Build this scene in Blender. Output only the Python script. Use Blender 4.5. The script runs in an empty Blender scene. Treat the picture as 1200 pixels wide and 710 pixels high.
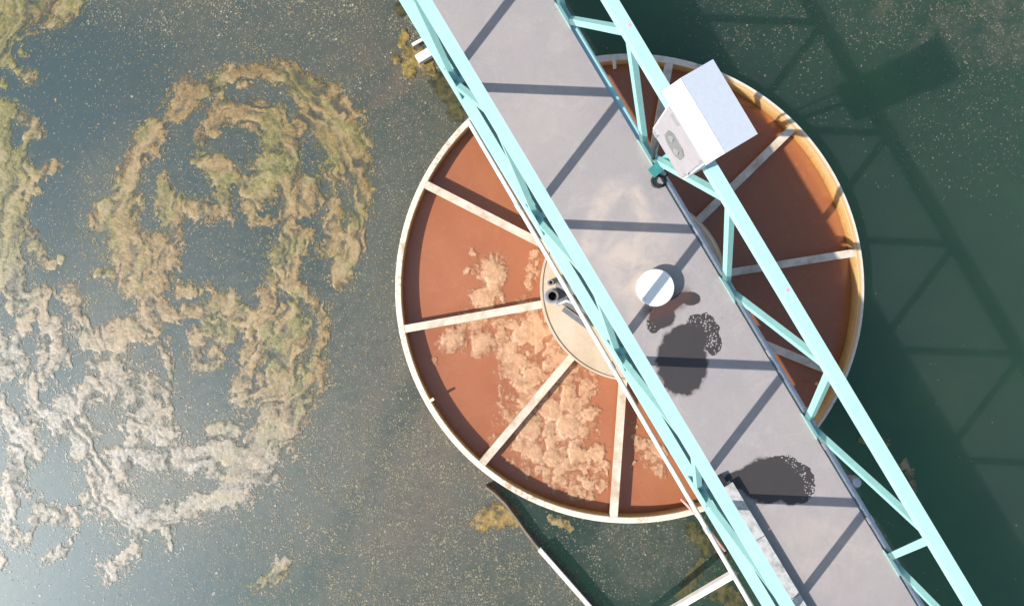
import bpy, bmesh, math, random
import numpy as np
from mathutils import Vector, Matrix

random.seed(5)
rng = np.random.default_rng(11)
S = bpy.context.scene
COL = S.collection
CAM_Z = 7.8          # the drone hovers 7.8 m above the water, looking straight down
FPX = 800.0          # focal length in photograph pixels (1200 wide)

def at(px, py, z):
    """ground position of a measured photo point that lies at height z"""
    k = (CAM_Z - z) / FPX
    return Vector(((px - 600) * k, (355 - py) * k, z))

# ------------------------------------------------------------------ noise
def _hash(ix, iy, seed):
    h = (ix * 374761393 + iy * 668265263 + seed * 1442695041) & 0xffffffff
    h = ((h ^ (h >> 13)) * 1274126177) & 0xffffffff
    h = (h ^ (h >> 16)) & 0xffffffff
    return h / 4294967295.0

def vnoise(x, y, seed=0):
    x = np.asarray(x, dtype=np.float64); y = np.asarray(y, dtype=np.float64)
    ix = np.floor(x).astype(np.int64); iy = np.floor(y).astype(np.int64)
    fx = x - ix; fy = y - iy
    fx = fx * fx * (3 - 2 * fx); fy = fy * fy * (3 - 2 * fy)
    a = _hash(ix, iy, seed); b = _hash(ix + 1, iy, seed)
    c = _hash(ix, iy + 1, seed); d = _hash(ix + 1, iy + 1, seed)
    return (a * (1 - fx) + b * fx) * (1 - fy) + (c * (1 - fx) + d * fx) * fy

def fbm(x, y, seed=0, octv=4, gain=.5):
    s = 0; a = 1; t = 0
    for i in range(octv):
        s = s + a * vnoise(x * 2 ** i + 17.3 * i, y * 2 ** i - 9.1 * i, seed + i); t += a; a *= gain
    return s / t            # 0..1

def sstep(a, b, x):
    t = np.clip((x - a) / (b - a), 0, 1)
    return t * t * (3 - 2 * t)

def seg_dist(X, Y, pts):
    """distance to a polyline; each point may carry its own radius (x, y, r): returns min(d / r)"""
    best = np.full(X.shape, 1e9)
    if len(pts) == 1:
        p = pts[0]
        return np.hypot(X - p[0], Y - p[1]) / p[2]
    for (a, b) in zip(pts[:-1], pts[1:]):
        dx, dy = b[0] - a[0], b[1] - a[1]
        L = dx * dx + dy * dy + 1e-9
        t = np.clip(((X - a[0]) * dx + (Y - a[1]) * dy) / L, 0, 1)
        r = a[2] + (b[2] - a[2]) * t
        d = np.hypot(X - (a[0] + dx * t), Y - (a[1] + dy * t)) / r
        best = np.minimum(best, d)
    return best

# ------------------------------------------------------------------ materials
def mat(name):
    m = bpy.data.materials.new(name); m.use_nodes = True
    nt = m.node_tree
    return m, nt, nt.nodes, nt.links, nt.nodes['Principled BSDF']

def N(nt, kind, **kw):
    n = nt.nodes.new(kind)
    for k, v in kw.items():
        if hasattr(n, k) and not k[0].isupper():
            setattr(n, k, v)
        else:
            n.inputs[k].default_value = v
    return n

def ramp(nt, fac, stops):
    r = nt.nodes.new('ShaderNodeValToRGB')
    e = r.color_ramp.elements
    while len(e) < len(stops): e.new(.5)
    for el, (p, c) in zip(e, stops):
        el.position = p
        el.color = (c, c, c, 1) if isinstance(c, (int, float)) else (*c, 1)
    nt.links.new(fac, r.inputs['Fac'])
    return r

def mix(nt, fac, a, b):
    m = nt.nodes.new('ShaderNodeMix'); m.data_type = 'RGBA'
    for sock, v in ((m.inputs[0], fac), (m.inputs[6], a), (m.inputs[7], b)):
        if hasattr(v, 'is_linked') or hasattr(v, 'links'):
            nt.links.new(v, sock)
        elif isinstance(v, (int, float)):
            sock.default_value = v
        else:
            sock.default_value = (*v, 1)
    return m.outputs[2]

def math_(nt, op, a, b=None, c=None):
    m = nt.nodes.new('ShaderNodeMath'); m.operation = op
    for i, v in enumerate((a, b, c)):
        if v is None: continue
        if isinstance(v, (int, float)): m.inputs[i].default_value = v
        else: nt.links.new(v, m.inputs[i])
    return m.outputs[0]

def geo(nt):
    return nt.nodes.new('ShaderNodeNewGeometry').outputs['Position']

def noise(nt, scale, detail=4, rough=.55, vec=None, dist=0.0):
    n = nt.nodes.new('ShaderNodeTexNoise')
    n.inputs['Scale'].default_value = scale; n.inputs['Detail'].default_value = detail
    n.inputs['Roughness'].default_value = rough; n.inputs['Distortion'].default_value = dist
    nt.links.new(vec if vec is not None else geo(nt), n.inputs['Vector'])
    return n.outputs['Fac']

def attr(nt, name):
    a = nt.nodes.new('ShaderNodeAttribute'); a.attribute_name = name
    return a

def bump(nt, h, strength, dist=.01):
    b = nt.nodes.new('ShaderNodeBump'); b.inputs['Strength'].default_value = strength
    b.inputs['Distance'].default_value = dist
    nt.links.new(h, b.inputs['Height'])
    return b.outputs['Normal']

def painted(name, base, dirt, rough=.45, dirt_amt=.5, scale=9, worn=None, metallic=0.0):
    m, nt, nd, lk, p = mat(name)
    f = noise(nt, scale, 6, .65)
    r = ramp(nt, f, [(.42, 0.0), (.72, dirt_amt)])
    col = mix(nt, r.outputs['Color'], base, dirt)
    f2 = noise(nt, 45, 4, .6)
    r2 = ramp(nt, f2, [(.35, 0.0), (.75, .22)])
    col = mix(nt, r2.outputs['Color'], col, tuple(c * .6 for c in base))
    if worn:
        f3 = noise(nt, 28, 3, .7)
        r3 = ramp(nt, f3, [(.70, 0.0), (.74, 1.0)])
        col = mix(nt, r3.outputs['Color'], col, worn)
    lk.new(col, p.inputs['Base Color'])
    rr = ramp(nt, f, [(.3, rough - .08), (.7, rough + .15)])
    lk.new(rr.outputs['Color'], p.inputs['Roughness'])
    p.inputs['Metallic'].default_value = metallic
    lk.new(bump(nt, f2, .12, .004), p.inputs['Normal'])
    return m

M = {}
M['mint'] = painted('mint_paint', (.44, .71, .69), (.35, .55, .53), .42, .6, 5, worn=None)
M['mint_side'] = painted('mint_brace_paint', (.36, .68, .62), (.32, .54, .50), .45, .7, 6)
M['mint_bright'] = painted('fresh_mint_paint', (.16, .64, .54), (.14, .5, .44), .42, .5, 8)
M['pink'] = painted('pink_paint_mark', (.75, .38, .45), (.7, .5, .5), .5, .6, 30)
M['cream'] = painted('cream_paint', (.74, .65, .53), (.40, .27, .15), .5, .95, 5, worn=(.34, .2, .1))
M['white'] = painted('white_paint', (.80, .76, .70), (.5, .45, .38), .45, .5, 8)
M['lid'] = painted('white_plastic', (.88, .90, .90), (.62, .60, .56), .3, .35, 10)
M['bucket'] = painted('beige_plastic', (.62, .55, .46), (.4, .33, .26), .45, .5, 12)
M['cabinet'] = painted('white_enamel', (.74, .71, .73), (.56, .52, .54), .38, .6, 6)
M['door'] = painted('aged_enamel', (.50, .465, .49), (.40, .37, .38), .42, .7, 9)
M['roofsheet'] = painted('blue_grey_sheet', (.55, .60, .66), (.50, .55, .61), .32, .4, 4)
M['galv'] = painted('galvanised_steel', (.62, .64, .66), (.40, .41, .43), .34, .6, 22, metallic=.55)
M['grey'] = painted('grey_machine_paint', (.20, .20, .21), (.10, .10, .10), .5, .6, 15)
M['black'] = painted('black_rubber', (.02, .02, .022), (.04, .04, .04), .5, .5, 20)
M['window'] = painted('grey_inspection_glass', (.25, .26, .255), (.15, .16, .155), .18, .6, 20)
M['glint'] = painted('dull_meter_face', (.36, .36, .36), (.28, .28, .28), .3, .6, 18)
M['tray'] = painted('dirty_white_lid', (.54, .53, .51), (.20, .19, .17), .5, .9, 14, worn=(.16, .13, .10))
M['rust_rod'] = painted('pinkish_primer', (.62, .38, .32), (.4, .2, .13), .5, .6, 20)
M['baffle'] = painted('weathered_plate', (.24, .20, .15), (.10, .085, .07), .6, .8, 9)

def make_hub_mat():
    m, nt, nd, lk, p = mat('hub_cream')
    f = noise(nt, 2.2, 5, .6)
    r = ramp(nt, f, [(.35, (.62, .51, .38)), (.55, (.60, .47, .33)), (.75, (.52, .39, .26))])
    f2 = noise(nt, 14, 5, .7)
    c = mix(nt, ramp(nt, f2, [(.5, 0.0), (.8, .45)]).outputs['Color'], r.outputs['Color'], (.42, .30, .18))
    lk.new(c, p.inputs['Base Color']); p.inputs['Roughness'].default_value = .55
    return m
M['hub'] = make_hub_mat()

def make_wall_mat():
    # inside of the well: orange rust wash over cream paint, crust towards the sludge line
    m, nt, nd, lk, p = mat('rust_washed_steel')
    pos = geo(nt)
    sep = nd.new('ShaderNodeSeparateXYZ'); lk.new(pos, sep.inputs[0])
    f = noise(nt, 5, 6, .7)
    f2 = noise(nt, 30, 4, .6)
    h = math_(nt, 'MULTIPLY_ADD', f, .12, sep.outputs['Z'])
    r = ramp(nt, h, [(.06, (.30, .16, .06)), (.11, (.55, .30, .09)), (.17, (.62, .38, .14)), (.24, (.68, .50, .28))])
    c = mix(nt, ramp(nt, f2, [(.52, 0.0), (.72, .7)]).outputs['Color'], r.outputs['Color'], (.40, .20, .07))
    lk.new(c, p.inputs['Base Color']); p.inputs['Roughness'].default_value = .55
    lk.new(bump(nt, f2, .3, .01), p.inputs['Normal'])
    return m
M['wall'] = make_wall_mat()

RX, RY = 138 * 7.61 / 800, 17 * 7.61 / 800     # axis of the well
R_OUT, R_IN = 2.615, 2.555
def make_rim_mat():
    m, nt, nd, lk, p = mat('rim_cream_paint')
    f = noise(nt, 1.6, 3, .5); f2 = noise(nt, 16, 6, .7)
    c = mix(nt, ramp(nt, f2, [(.45, 0.0), (.75, .7)]).outputs['Color'], (.78, .70, .58), (.52, .40, .26))
    f3 = math_(nt, 'MULTIPLY', f, f2)
    c = mix(nt, ramp(nt, f3, [(.30, 0.0), (.42, .8)]).outputs['Color'], c, (.40, .24, .12))
    # orange wash on the far inner lip, partly painting in the sunlit wall below
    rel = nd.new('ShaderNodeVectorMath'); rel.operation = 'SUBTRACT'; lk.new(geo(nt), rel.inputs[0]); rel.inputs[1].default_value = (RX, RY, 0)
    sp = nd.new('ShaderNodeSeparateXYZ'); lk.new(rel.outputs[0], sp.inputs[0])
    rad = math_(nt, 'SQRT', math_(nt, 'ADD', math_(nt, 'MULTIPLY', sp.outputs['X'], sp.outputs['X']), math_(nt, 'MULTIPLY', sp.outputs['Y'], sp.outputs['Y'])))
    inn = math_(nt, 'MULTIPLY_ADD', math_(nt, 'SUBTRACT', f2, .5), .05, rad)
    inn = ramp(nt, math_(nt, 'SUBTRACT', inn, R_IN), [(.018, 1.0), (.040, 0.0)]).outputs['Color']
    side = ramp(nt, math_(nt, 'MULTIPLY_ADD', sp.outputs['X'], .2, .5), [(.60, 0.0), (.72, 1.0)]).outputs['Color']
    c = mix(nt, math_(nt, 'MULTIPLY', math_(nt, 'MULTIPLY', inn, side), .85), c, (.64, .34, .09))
    lk.new(c, p.inputs['Base Color']); p.inputs['Roughness'].default_value = .5
    lk.new(bump(nt, f2, .2, .006), p.inputs['Normal'])
    return m
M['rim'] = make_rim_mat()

def make_deck_mat():
    m, nt, nd, lk, p = mat('walkway_plate')
    pos = geo(nt)
    rot = nd.new('ShaderNodeVectorRotate'); rot.rotation_type = 'Z_AXIS'
    rot.inputs['Angle'].default_value = math.radians(14); lk.new(pos, rot.inputs['Vector'])
    big = noise(nt, 1.3, 4, .5); mid = noise(nt, 6, 6, .65); fine = noise(nt, 70, 4, .6)
    c = ramp(nt, big, [(.3, (.318, .283, .282)), (.7, (.358, .312, .302))]).outputs['Color']
    c = mix(nt, ramp(nt, mid, [(.40, 0.0), (.70, .45)]).outputs['Color'], c, (.27, .25, .25))
    sw = noise(nt, 2.4, 6, .75, dist=1.2)
    c = mix(nt, ramp(nt, sw, [(.52, 0.0), (.70, .40)]).outputs['Color'], c, (.47, .42, .40))
    c = mix(nt, ramp(nt, fine, [(.3, 0.0), (.8, .25)]).outputs['Color'], c, (.44, .42, .41))
    spk = noise(nt, 26, 2, .5)
    c = mix(nt, ramp(nt, spk, [(.74, 0.0), (.79, .6)]).outputs['Color'], c, (.14, .13, .13))
    # dried beige spill and brown splash
    sm = math_(nt, 'MULTIPLY', attr(nt, 'smudge').outputs['Fac'], ramp(nt, noise(nt, 5, 6, .65, dist=.6), [(.32, 0.0), (.62, 1.0)]).outputs['Color'])
    c = mix(nt, sm, c, (.50, .415, .36))
    # wet patches: solid core, and a fringe that clings to the tread pattern
    n1 = noise(nt, 12, 5, .6)
    wet = math_(nt, 'ADD', attr(nt, 'wet').outputs['Fac'], math_(nt, 'MULTIPLY', math_(nt, 'SUBTRACT', n1, .5), .22))
    wetm = ramp(nt, wet, [(.44, 0.0), (.485, .45), (.515, 1.0)]).outputs['Color']
    chk = nd.new('ShaderNodeTexVoronoi'); chk.inputs['Scale'].default_value = 46; chk.inputs['Randomness'].default_value = .55
    lk.new(rot.outputs['Vector'], chk.inputs['Vector'])
    fr = math_(nt, 'ADD', attr(nt, 'fringe').outputs['Fac'], math_(nt, 'MULTIPLY', math_(nt, 'SUBTRACT', n1, .5), .3))
    frm = math_(nt, 'GREATER_THAN', fr, .5)
    dry = math_(nt, 'LESS_THAN', chk.outputs['Distance'], math_(nt, 'MULTIPLY_ADD', n1, .85, -.06))
    frm = math_(nt, 'MULTIPLY', frm, math_(nt, 'SUBTRACT', 1.0, dry))
    wetm = math_(nt, 'MAXIMUM', wetm, frm)
    c = mix(nt, math_(nt, 'MULTIPLY', wetm, .95), c, (.036, .030, .030))
    br = math_(nt, 'MULTIPLY', attr(nt, 'brown').outputs['Fac'], ramp(nt, n1, [(.3, .3), (.6, 1.0)]).outputs['Color'])
    c = mix(nt, math_(nt, 'MULTIPLY', br, .85), c, (.10, .048, .040))
    lk.new(c, p.inputs['Base Color'])
    rg = math_(nt, 'MULTIPLY_ADD', wetm, -.12, .58); lk.new(rg, p.inputs['Roughness'])
    wv = nd.new('ShaderNodeTexVoronoi'); wv.inputs['Scale'].default_value = 42
    lk.new(rot.outputs['Vector'], wv.inputs['Vector'])
    hh = math_(nt, 'ADD', math_(nt, 'MULTIPLY', wv.outputs['Distance'], .6), fine)
    lk.new(bump(nt, hh, .10, .004), p.inputs['Normal'])
    return m
M['deck'] = make_deck_mat()

def make_sludge_mat():
    m, nt, nd, lk, p = mat('rust_brown_liquor')
    f = noise(nt, 1.4, 4, .55, dist=.4); f2 = noise(nt, 18, 5, .6)
    c = ramp(nt, f, [(.3, (.345, .118, .050)), (.7, (.41, .152, .070))]).outputs['Color']
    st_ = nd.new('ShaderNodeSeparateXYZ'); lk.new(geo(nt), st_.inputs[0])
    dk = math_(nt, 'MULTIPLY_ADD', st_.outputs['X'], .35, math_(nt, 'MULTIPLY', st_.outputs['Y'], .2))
    c = mix(nt, ramp(nt, math_(nt, 'ADD', dk, math_(nt, 'MULTIPLY', f, .3)), [(.50, 0.0), (1.0, .75)]).outputs['Color'], c, (.31, .105, .034))  # more saturated on the right; the darker colour also deepens the bridge's shade
    lines = noise(nt, 5, 6, .7, dist=1.6)
    c = mix(nt, ramp(nt, lines, [(.56, 0.0), (.60, .16), (.64, 0.0)]).outputs['Color'], c, (.50, .25, .14))
    c = mix(nt, ramp(nt, f2, [(.58, 0.0), (.8, .35)]).outputs['Color'], c, (.40, .16, .085))
    lk.new(c, p.inputs['Base Color'])
    p.inputs['Specular IOR Level'].default_value = 1.0
    p.inputs['Coat Weight'].default_value = .7; p.inputs['Coat Roughness'].default_value = .16; p.inputs['Coat IOR'].default_value = 1.5
    p.inputs['Roughness'].default_value = .30; p.inputs['IOR'].default_value = 1.33
    p.inputs['Subsurface Weight'].default_value = .0
    p.inputs['Subsurface Radius'].default_value = (.05, .025, .015); p.inputs['Subsurface Scale'].default_value = .5
    lk.new(bump(nt, f2, .05, .01), p.inputs['Normal'])
    return m
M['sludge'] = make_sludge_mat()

def make_foam_mat():
    m, nt, nd, lk, p = mat('tan_foam')
    f = noise(nt, 9, 5, .6); f2 = noise(nt, 55, 4, .65)
    c = ramp(nt, f, [(.3, (.50, .255, .13)), (.55, (.59, .34, .19)), (.75, (.67, .44, .27))]).outputs['Color']
    vo = nd.new('ShaderNodeTexVoronoi'); vo.inputs['Scale'].default_value = 60; lk.new(geo(nt), vo.inputs['Vector'])
    vo.feature = 'DISTANCE_TO_EDGE'
    c = mix(nt, ramp(nt, f2, [(.42, 0.0), (.70, .75)]).outputs['Color'], c, (.40, .18, .08))
    # every bubble clump has a pale ring, the liquid shows thinly between them
    cr = attr(nt, 'crease').outputs['Fac']
    wob = math_(nt, 'ADD', cr, math_(nt, 'MULTIPLY', math_(nt, 'SUBTRACT', f2, .5), .30))
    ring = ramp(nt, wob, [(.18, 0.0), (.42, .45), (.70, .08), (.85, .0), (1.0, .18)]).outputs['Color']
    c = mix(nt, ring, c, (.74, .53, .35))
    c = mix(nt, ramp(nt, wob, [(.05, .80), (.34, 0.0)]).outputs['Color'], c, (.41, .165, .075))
    fine = ramp(nt, vo.outputs['Distance'], [(.0, .5), (.10, 0.0)]).outputs['Color']
    c = mix(nt, math_(nt, 'MULTIPLY', fine, .45), c, (.78, .56, .38))
    lk.new(c, p.inputs['Base Color']); p.inputs['Roughness'].default_value = .42
    d = math_(nt, 'ADD', attr(nt, 'dens').outputs['Fac'], math_(nt, 'MULTIPLY', math_(nt, 'SUBTRACT', f2, .5), 1.3))
    d = math_(nt, 'ADD', d, math_(nt, 'MULTIPLY', cr, .25))
    al = ramp(nt, d, [(-.05 + .05, 0.0), (.45, .55), (.95, .96)]).outputs['Color']
    lk.new(al, p.inputs['Alpha'])
    lk.new(bump(nt, math_(nt, 'ADD', math_(nt, 'MULTIPLY', vo.outputs['Distance'], .8), f2), .45, .007), p.inputs['Normal'])
    return m
M['foam'] = make_foam_mat()

def make_water_mat():
    m, nt, nd, lk, p = mat('green_pond_water')
    film = attr(nt, 'film').outputs['Fac']; silt = attr(nt, 'silt').outputs['Fac']
    f = noise(nt, .55, 4, .55); f2 = noise(nt, 2.6, 5, .6, dist=.8)
    c = ramp(nt, f, [(.3, (.019, .042, .022)), (.7, (.026, .054, .027))]).outputs['Color']
    c = mix(nt, math_(nt, 'MULTIPLY', ramp(nt, f2, [(.35, 0.0), (.75, .5)]).outputs['Color'], 1.0), c, (.017, .038, .026))
    c = mix(nt, attr(nt, 'sky_tint').outputs['Fac'], c, (.036, .070, .084))  # bluish sky reflection painted into the water colour, strongest on the left
    # the water itself: a clear dark skin over a turbid, light-scattering body, so shadows spread softly in it
    body = nd.new('ShaderNodeSubsurfaceScattering'); body.falloff = 'RANDOM_WALK'
    sc = nd.new('ShaderNodeVectorMath'); sc.operation = 'SCALE'; sc.inputs['Scale'].default_value = 15.0
    lk.new(c, sc.inputs[0]); lk.new(sc.outputs[0], body.inputs['Color'])
    body.inputs['Scale'].default_value = 8.0; body.inputs['Radius'].default_value = (.8, 1.0, .9)
    skin = nd.new('ShaderNodeBsdfPrincipled'); skin.inputs['Base Color'].default_value = (.002, .004, .004, 1)
    skin.inputs['IOR'].default_value = 1.33; skin.inputs['Specular IOR Level'].default_value = 1.0
    skin.inputs['Roughness'].default_value = .50
    deep = nd.new('ShaderNodeMixShader'); deep.inputs[0].default_value = .068
    lk.new(skin.outputs[0], deep.inputs[1]); lk.new(body.outputs[0], deep.inputs[2])
    # a thin living film of duckweed dust and silt; broken up at a few scales
    f3 = noise(nt, 34, 3, .7); f4 = noise(nt, 8, 4, .65, dist=.5); f5 = noise(nt, 3.2, 3, .5); f6 = noise(nt, 90, 2, .7)
    filmcol = ramp(nt, f5, [(.3, (.082, .090, .064)), (.55, (.106, .102, .070)), (.75, (.125, .104, .068))]).outputs['Color']
    filmcol = mix(nt, silt, filmcol, (.165, .118, .076))
    filmcol = mix(nt, ramp(nt, f6, [(.40, .85), (.56, 0.0)]).outputs['Color'], filmcol, (.045, .055, .042))
    cov = math_(nt, 'ADD', math_(nt, 'MULTIPLY', film, .72), math_(nt, 'MULTIPLY', math_(nt, 'SUBTRACT', f4, .5), .8))
    cov = math_(nt, 'ADD', cov, math_(nt, 'MULTIPLY', math_(nt, 'SUBTRACT', f3, .5), .5))
    cov = math_(nt, 'MULTIPLY', ramp(nt, cov, [(.12, 0.0), (.60, .9)]).outputs['Color'], ramp(nt, film, [(.03, 0.0), (.5, 1.0)]).outputs['Color'])
    # single fronds too small to model one by one
    v1 = nd.new('ShaderNodeTexVoronoi'); v1.inputs['Scale'].default_value = 60; lk.new(geo(nt), v1.inputs['Vector'])
    pick = math_(nt, 'LESS_THAN', nd_sep(nt, v1.outputs['Color'], 0), math_(nt, 'MULTIPLY_ADD', film, .62, -.02))
    dot = math_(nt, 'MULTIPLY', pick, math_(nt, 'LESS_THAN', math_(nt, 'ADD', v1.outputs['Distance'], math_(nt, 'MULTIPLY', f3, .3)), .50))
    dc = ramp(nt, nd_sep(nt, v1.outputs['Color'], 1), [(.0, (.040, .050, .036)), (.40, (.125, .118, .085)), (.7, (.225, .20, .15)), (1.0, (.36, .33, .26))]).outputs['Color']
    fc = mix(nt, dot, filmcol, dc)
    lk.new(fc, p.inputs['Base Color'])
    p.inputs['IOR'].default_value = 1.33; p.inputs['Roughness'].default_value = .52
    p.inputs['Specular IOR Level'].default_value = 1.0
    sb = attr(nt, 'sub').outputs['Fac']
    sbm = math_(nt, 'MULTIPLY', sb, ramp(nt, f4, [(.35, .25), (.6, .85)]).outputs['Color'])
    fc = mix(nt, math_(nt, 'MULTIPLY', sbm, .9), fc, (.088, .092, .052))
    lk.new(fc, p.inputs['Base Color'])
    for q in (p, skin):
        q.inputs['Coat Weight'].default_value = .42; q.inputs['Coat Roughness'].default_value = .50; q.inputs['Coat IOR'].default_value = 1.5
    for q in (p, skin): q.inputs['Specular Tint'].default_value = (.72, .88, 1, 1); q.inputs['Coat Tint'].default_value = (1, 1, 1, 1)
    tot = math_(nt, 'MAXIMUM', math_(nt, 'MAXIMUM', cov, sbm), math_(nt, 'MULTIPLY', dot, .85))
    w = noise(nt, 9, 3, .5)
    nrm = bump(nt, math_(nt, 'ADD', w, math_(nt, 'MULTIPLY', f3, .05)), .06, .03)
    lk.new(nrm, p.inputs['Normal']); lk.new(nrm, skin.inputs['Normal'])
    fin = nd.new('ShaderNodeMixShader'); lk.new(tot, fin.inputs[0]); lk.new(deep.outputs[0], fin.inputs[1]); lk.new(p.outputs[0], fin.inputs[2])
    lk.new(fin.outputs[0], nd['Material Output'].inputs['Surface'])
    return m

def nd_sep(nt, sock, i):
    s = nt.nodes.new('ShaderNodeSeparateColor'); nt.links.new(sock, s.inputs[0])
    return s.outputs[i]

def make_scum_mat(name='floating_scum', k=1.0):
    m, nt, nd, lk, p = mat(name)
    t = attr(nt, 'tint').outputs['Fac']; w = attr(nt, 'glint_pale').outputs['Fac']
    f = noise(nt, 7, 5, .65, dist=.7); f2 = noise(nt, 48, 4, .7)
    a = ramp(nt, f, [(.3, (.165, .105, .034)), (.5, (.30, .195, .068)), (.72, (.43, .285, .11))]).outputs['Color']
    b = ramp(nt, f, [(.3, (.105, .105, .028)), (.55, (.235, .210, .052)), (.75, (.36, .30, .08))]).outputs['Color']
    c = mix(nt, t, a, b)
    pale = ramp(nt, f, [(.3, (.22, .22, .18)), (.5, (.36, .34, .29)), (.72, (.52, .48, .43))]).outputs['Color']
    c = mix(nt, w, c, pale)  # wet glint on the mats painted in as paler colour
    c = mix(nt, ramp(nt, f2, [(.38, .55), (.56, 0.0)]).outputs['Color'], c, (.055, .055, .036))
    c = mix(nt, ramp(nt, f2, [(.62, 0.0), (.74, .55)]).outputs['Color'], c, (.44, .36, .25))
    sn = attr(nt, 'strand').outputs['Fac']
    c = mix(nt, ramp(nt, sn, [(.30, .85), (.46, 0.0)]).outputs['Color'], c, (.060, .062, .040))
    c = mix(nt, ramp(nt, sn, [(.55, 0.0), (.72, .5)]).outputs['Color'], c, (.40, .30, .17))
    if k != 1.0:
        sc = nd.new('ShaderNodeVectorMath'); sc.operation = 'MULTIPLY'; sc.inputs[1].default_value = k
        lk.new(c, sc.inputs[0]); c = sc.outputs[0]
    lk.new(c, p.inputs['Base Color'])
    p.inputs['Roughness'].default_value = .5
    p.inputs['Coat Weight'].default_value = .35; p.inputs['Coat Roughness'].default_value = .45
    # loose strands let the water show between them
    f4 = noise(nt, 62, 3, .7)
    al = math_(nt, 'ADD', attr(nt, 'dens').outputs['Fac'], math_(nt, 'MULTIPLY', math_(nt, 'SUBTRACT', f4, .5), 1.5))
    al = ramp(nt, al, [(.0, 0.0), (.18, .55), (.55, .97)]).outputs['Color']
    lk.new(al, p.inputs['Alpha'])
    lk.new(bump(nt, math_(nt, 'ADD', f2, math_(nt, 'MULTIPLY', f, 1.5)), .45, .010), p.inputs['Normal'])
    return m
M['scum'] = make_scum_mat()
M['dark_weed'] = make_scum_mat('dark_pond_weed', (.36, .38, .30))
M['mustard'] = make_scum_mat('mustard_scum', (1.12, .96, .66))

def make_weed_mat():
    m, nt, nd, lk, p = mat('duckweed_leaf')
    t = attr(nt, 'tint').outputs['Fac']
    c = ramp(nt, t, [(.0, (.115, .112, .074)), (.4, (.205, .188, .128)), (.75, (.33, .29, .21)), (1.0, (.52, .48, .40))]).outputs['Color']
    lk.new(c, p.inputs['Base Color']); p.inputs['Roughness'].default_value = .45
    return m
M['weed'] = make_weed_mat()
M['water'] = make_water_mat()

# ------------------------------------------------------------------ object helpers
W = {}
def finish(name, me, m, parent=None, smooth=False, origin=None):
    me.materials.append(m)
    if smooth:
        me.polygons.foreach_set('use_smooth', [True] * len(me.polygons))
    o = bpy.data.objects.new(name, me); COL.objects.link(o)
    n = len(me.vertices)
    co = np.empty(n * 3); me.vertices.foreach_get('co', co); co = co.reshape(-1, 3)
    if origin is None:
        c = (co.min(0) + co.max(0)) / 2
        if parent is None: c[2] = co[:, 2].min()
    else: c = np.array(origin)
    co -= c
    me.vertices.foreach_set('co', co.ravel()); me.update()
    w = Vector(c); W[o.name] = w
    if parent is not None:
        o.parent = parent; o.location = w - W[parent.name]
    else: o.location = w
    return o

def from_bm(name, bm, m, parent=None, smooth=False, bevel=0.0, seg=1):
    if bevel:
        bmesh.ops.bevel(bm, geom=[e for e in bm.edges if e.calc_face_angle(0) > .6], offset=bevel, segments=seg, affect='EDGES', profile=.5)
    bmesh.ops.recalc_face_normals(bm, faces=bm.faces)
    me = bpy.data.meshes.new(name); bm.to_mesh(me); bm.free()
    return finish(name, me, m, parent, smooth)

def tag(o, label=None, cat=None, group=None, kind=None):
    if label: o['label'] = label
    if cat: o['category'] = cat
    if group: o['group'] = group
    if kind: o['kind'] = kind
    return o

def empty(name, loc, label, cat, group=None):
    o = bpy.data.objects.new(name, None); COL.objects.link(o)
    o.empty_display_size = .2
    o.location = loc; W[o.name] = Vector(loc)
    return tag(o, label, cat, group)

def add_box(bm, p0, p1, w, h, up=(0, 0, 1), roll=0.0):
    """square bar from p0 to p1 (centre line); w across, h along the up direction"""
    p0, p1 = Vector(p0), Vector(p1)
    d = (p1 - p0).normalized(); upv = Vector(up)
    s = d.cross(upv)
    if s.length < 1e-4: s = d.cross(Vector((1, 0, 0)))
    s.normalize(); u = s.cross(d)
    if roll:
        q = Matrix.Rotation(roll, 3, d); s = q @ s; u = q @ u
    vs = []
    for p in (p0, p1):
        for a, b in ((-1, -1), (1, -1), (1, 1), (-1, 1)):
            vs.append(bm.verts.new(p + s * (a * w / 2) + u * (b * h / 2)))
    for f in ((0, 1, 2, 3), (7, 6, 5, 4), (0, 4, 5, 1), (1, 5, 6, 2), (2, 6, 7, 3), (3, 7, 4, 0)):
        bm.faces.new([vs[i] for i in f])

def add_tube(bm, pts, r, n=12, caps=True):
    pts = [Vector(p) for p in pts]
    rings = []
    for i, p in enumerate(pts):
        a = pts[max(i - 1, 0)]; b = pts[min(i + 1, len(pts) - 1)]
        d = (b - a).normalized()
        s = d.cross(Vector((0, 0, 1)))
        if s.length < 1e-3: s = Vector((1, 0, 0))
        s.normalize(); u = s.cross(d)
        rr = r[i] if isinstance(r, (list, tuple)) else r
        rings.append([bm.verts.new(p + s * (math.cos(2 * math.pi * k / n) * rr) + u * (math.sin(2 * math.pi * k / n) * rr)) for k in range(n)])
    for a, b in zip(rings[:-1], rings[1:]):
        for k in range(n):
            bm.faces.new((a[k], a[(k + 1) % n], b[(k + 1) % n], b[k]))
    if caps:
        bm.faces.new(rings[0][::-1]); bm.faces.new(rings[-1])

def add_lathe(bm, c, prof, n=64):
    """closed profile of (r, z) turned round the vertical through c; r 0 closes with a fan"""
    rings = []
    for r, z in prof:
        if r < 1e-6: rings.append([bm.verts.new((c[0], c[1], z))])
        else: rings.append([bm.verts.new((c[0] + r * math.cos(2 * math.pi * k / n), c[1] + r * math.sin(2 * math.pi * k / n), z)) for k in range(n)])
    for a, b in zip(rings[:-1], rings[1:]):
        for k in range(n):
            k2 = (k + 1) % n
            if len(a) == 1: bm.faces.new((a[0], b[k], b[k2]))
            elif len(b) == 1: bm.faces.new((a[k], a[k2], b[0]))
            else: bm.faces.new((a[k], a[k2], b[k2], b[k]))

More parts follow.
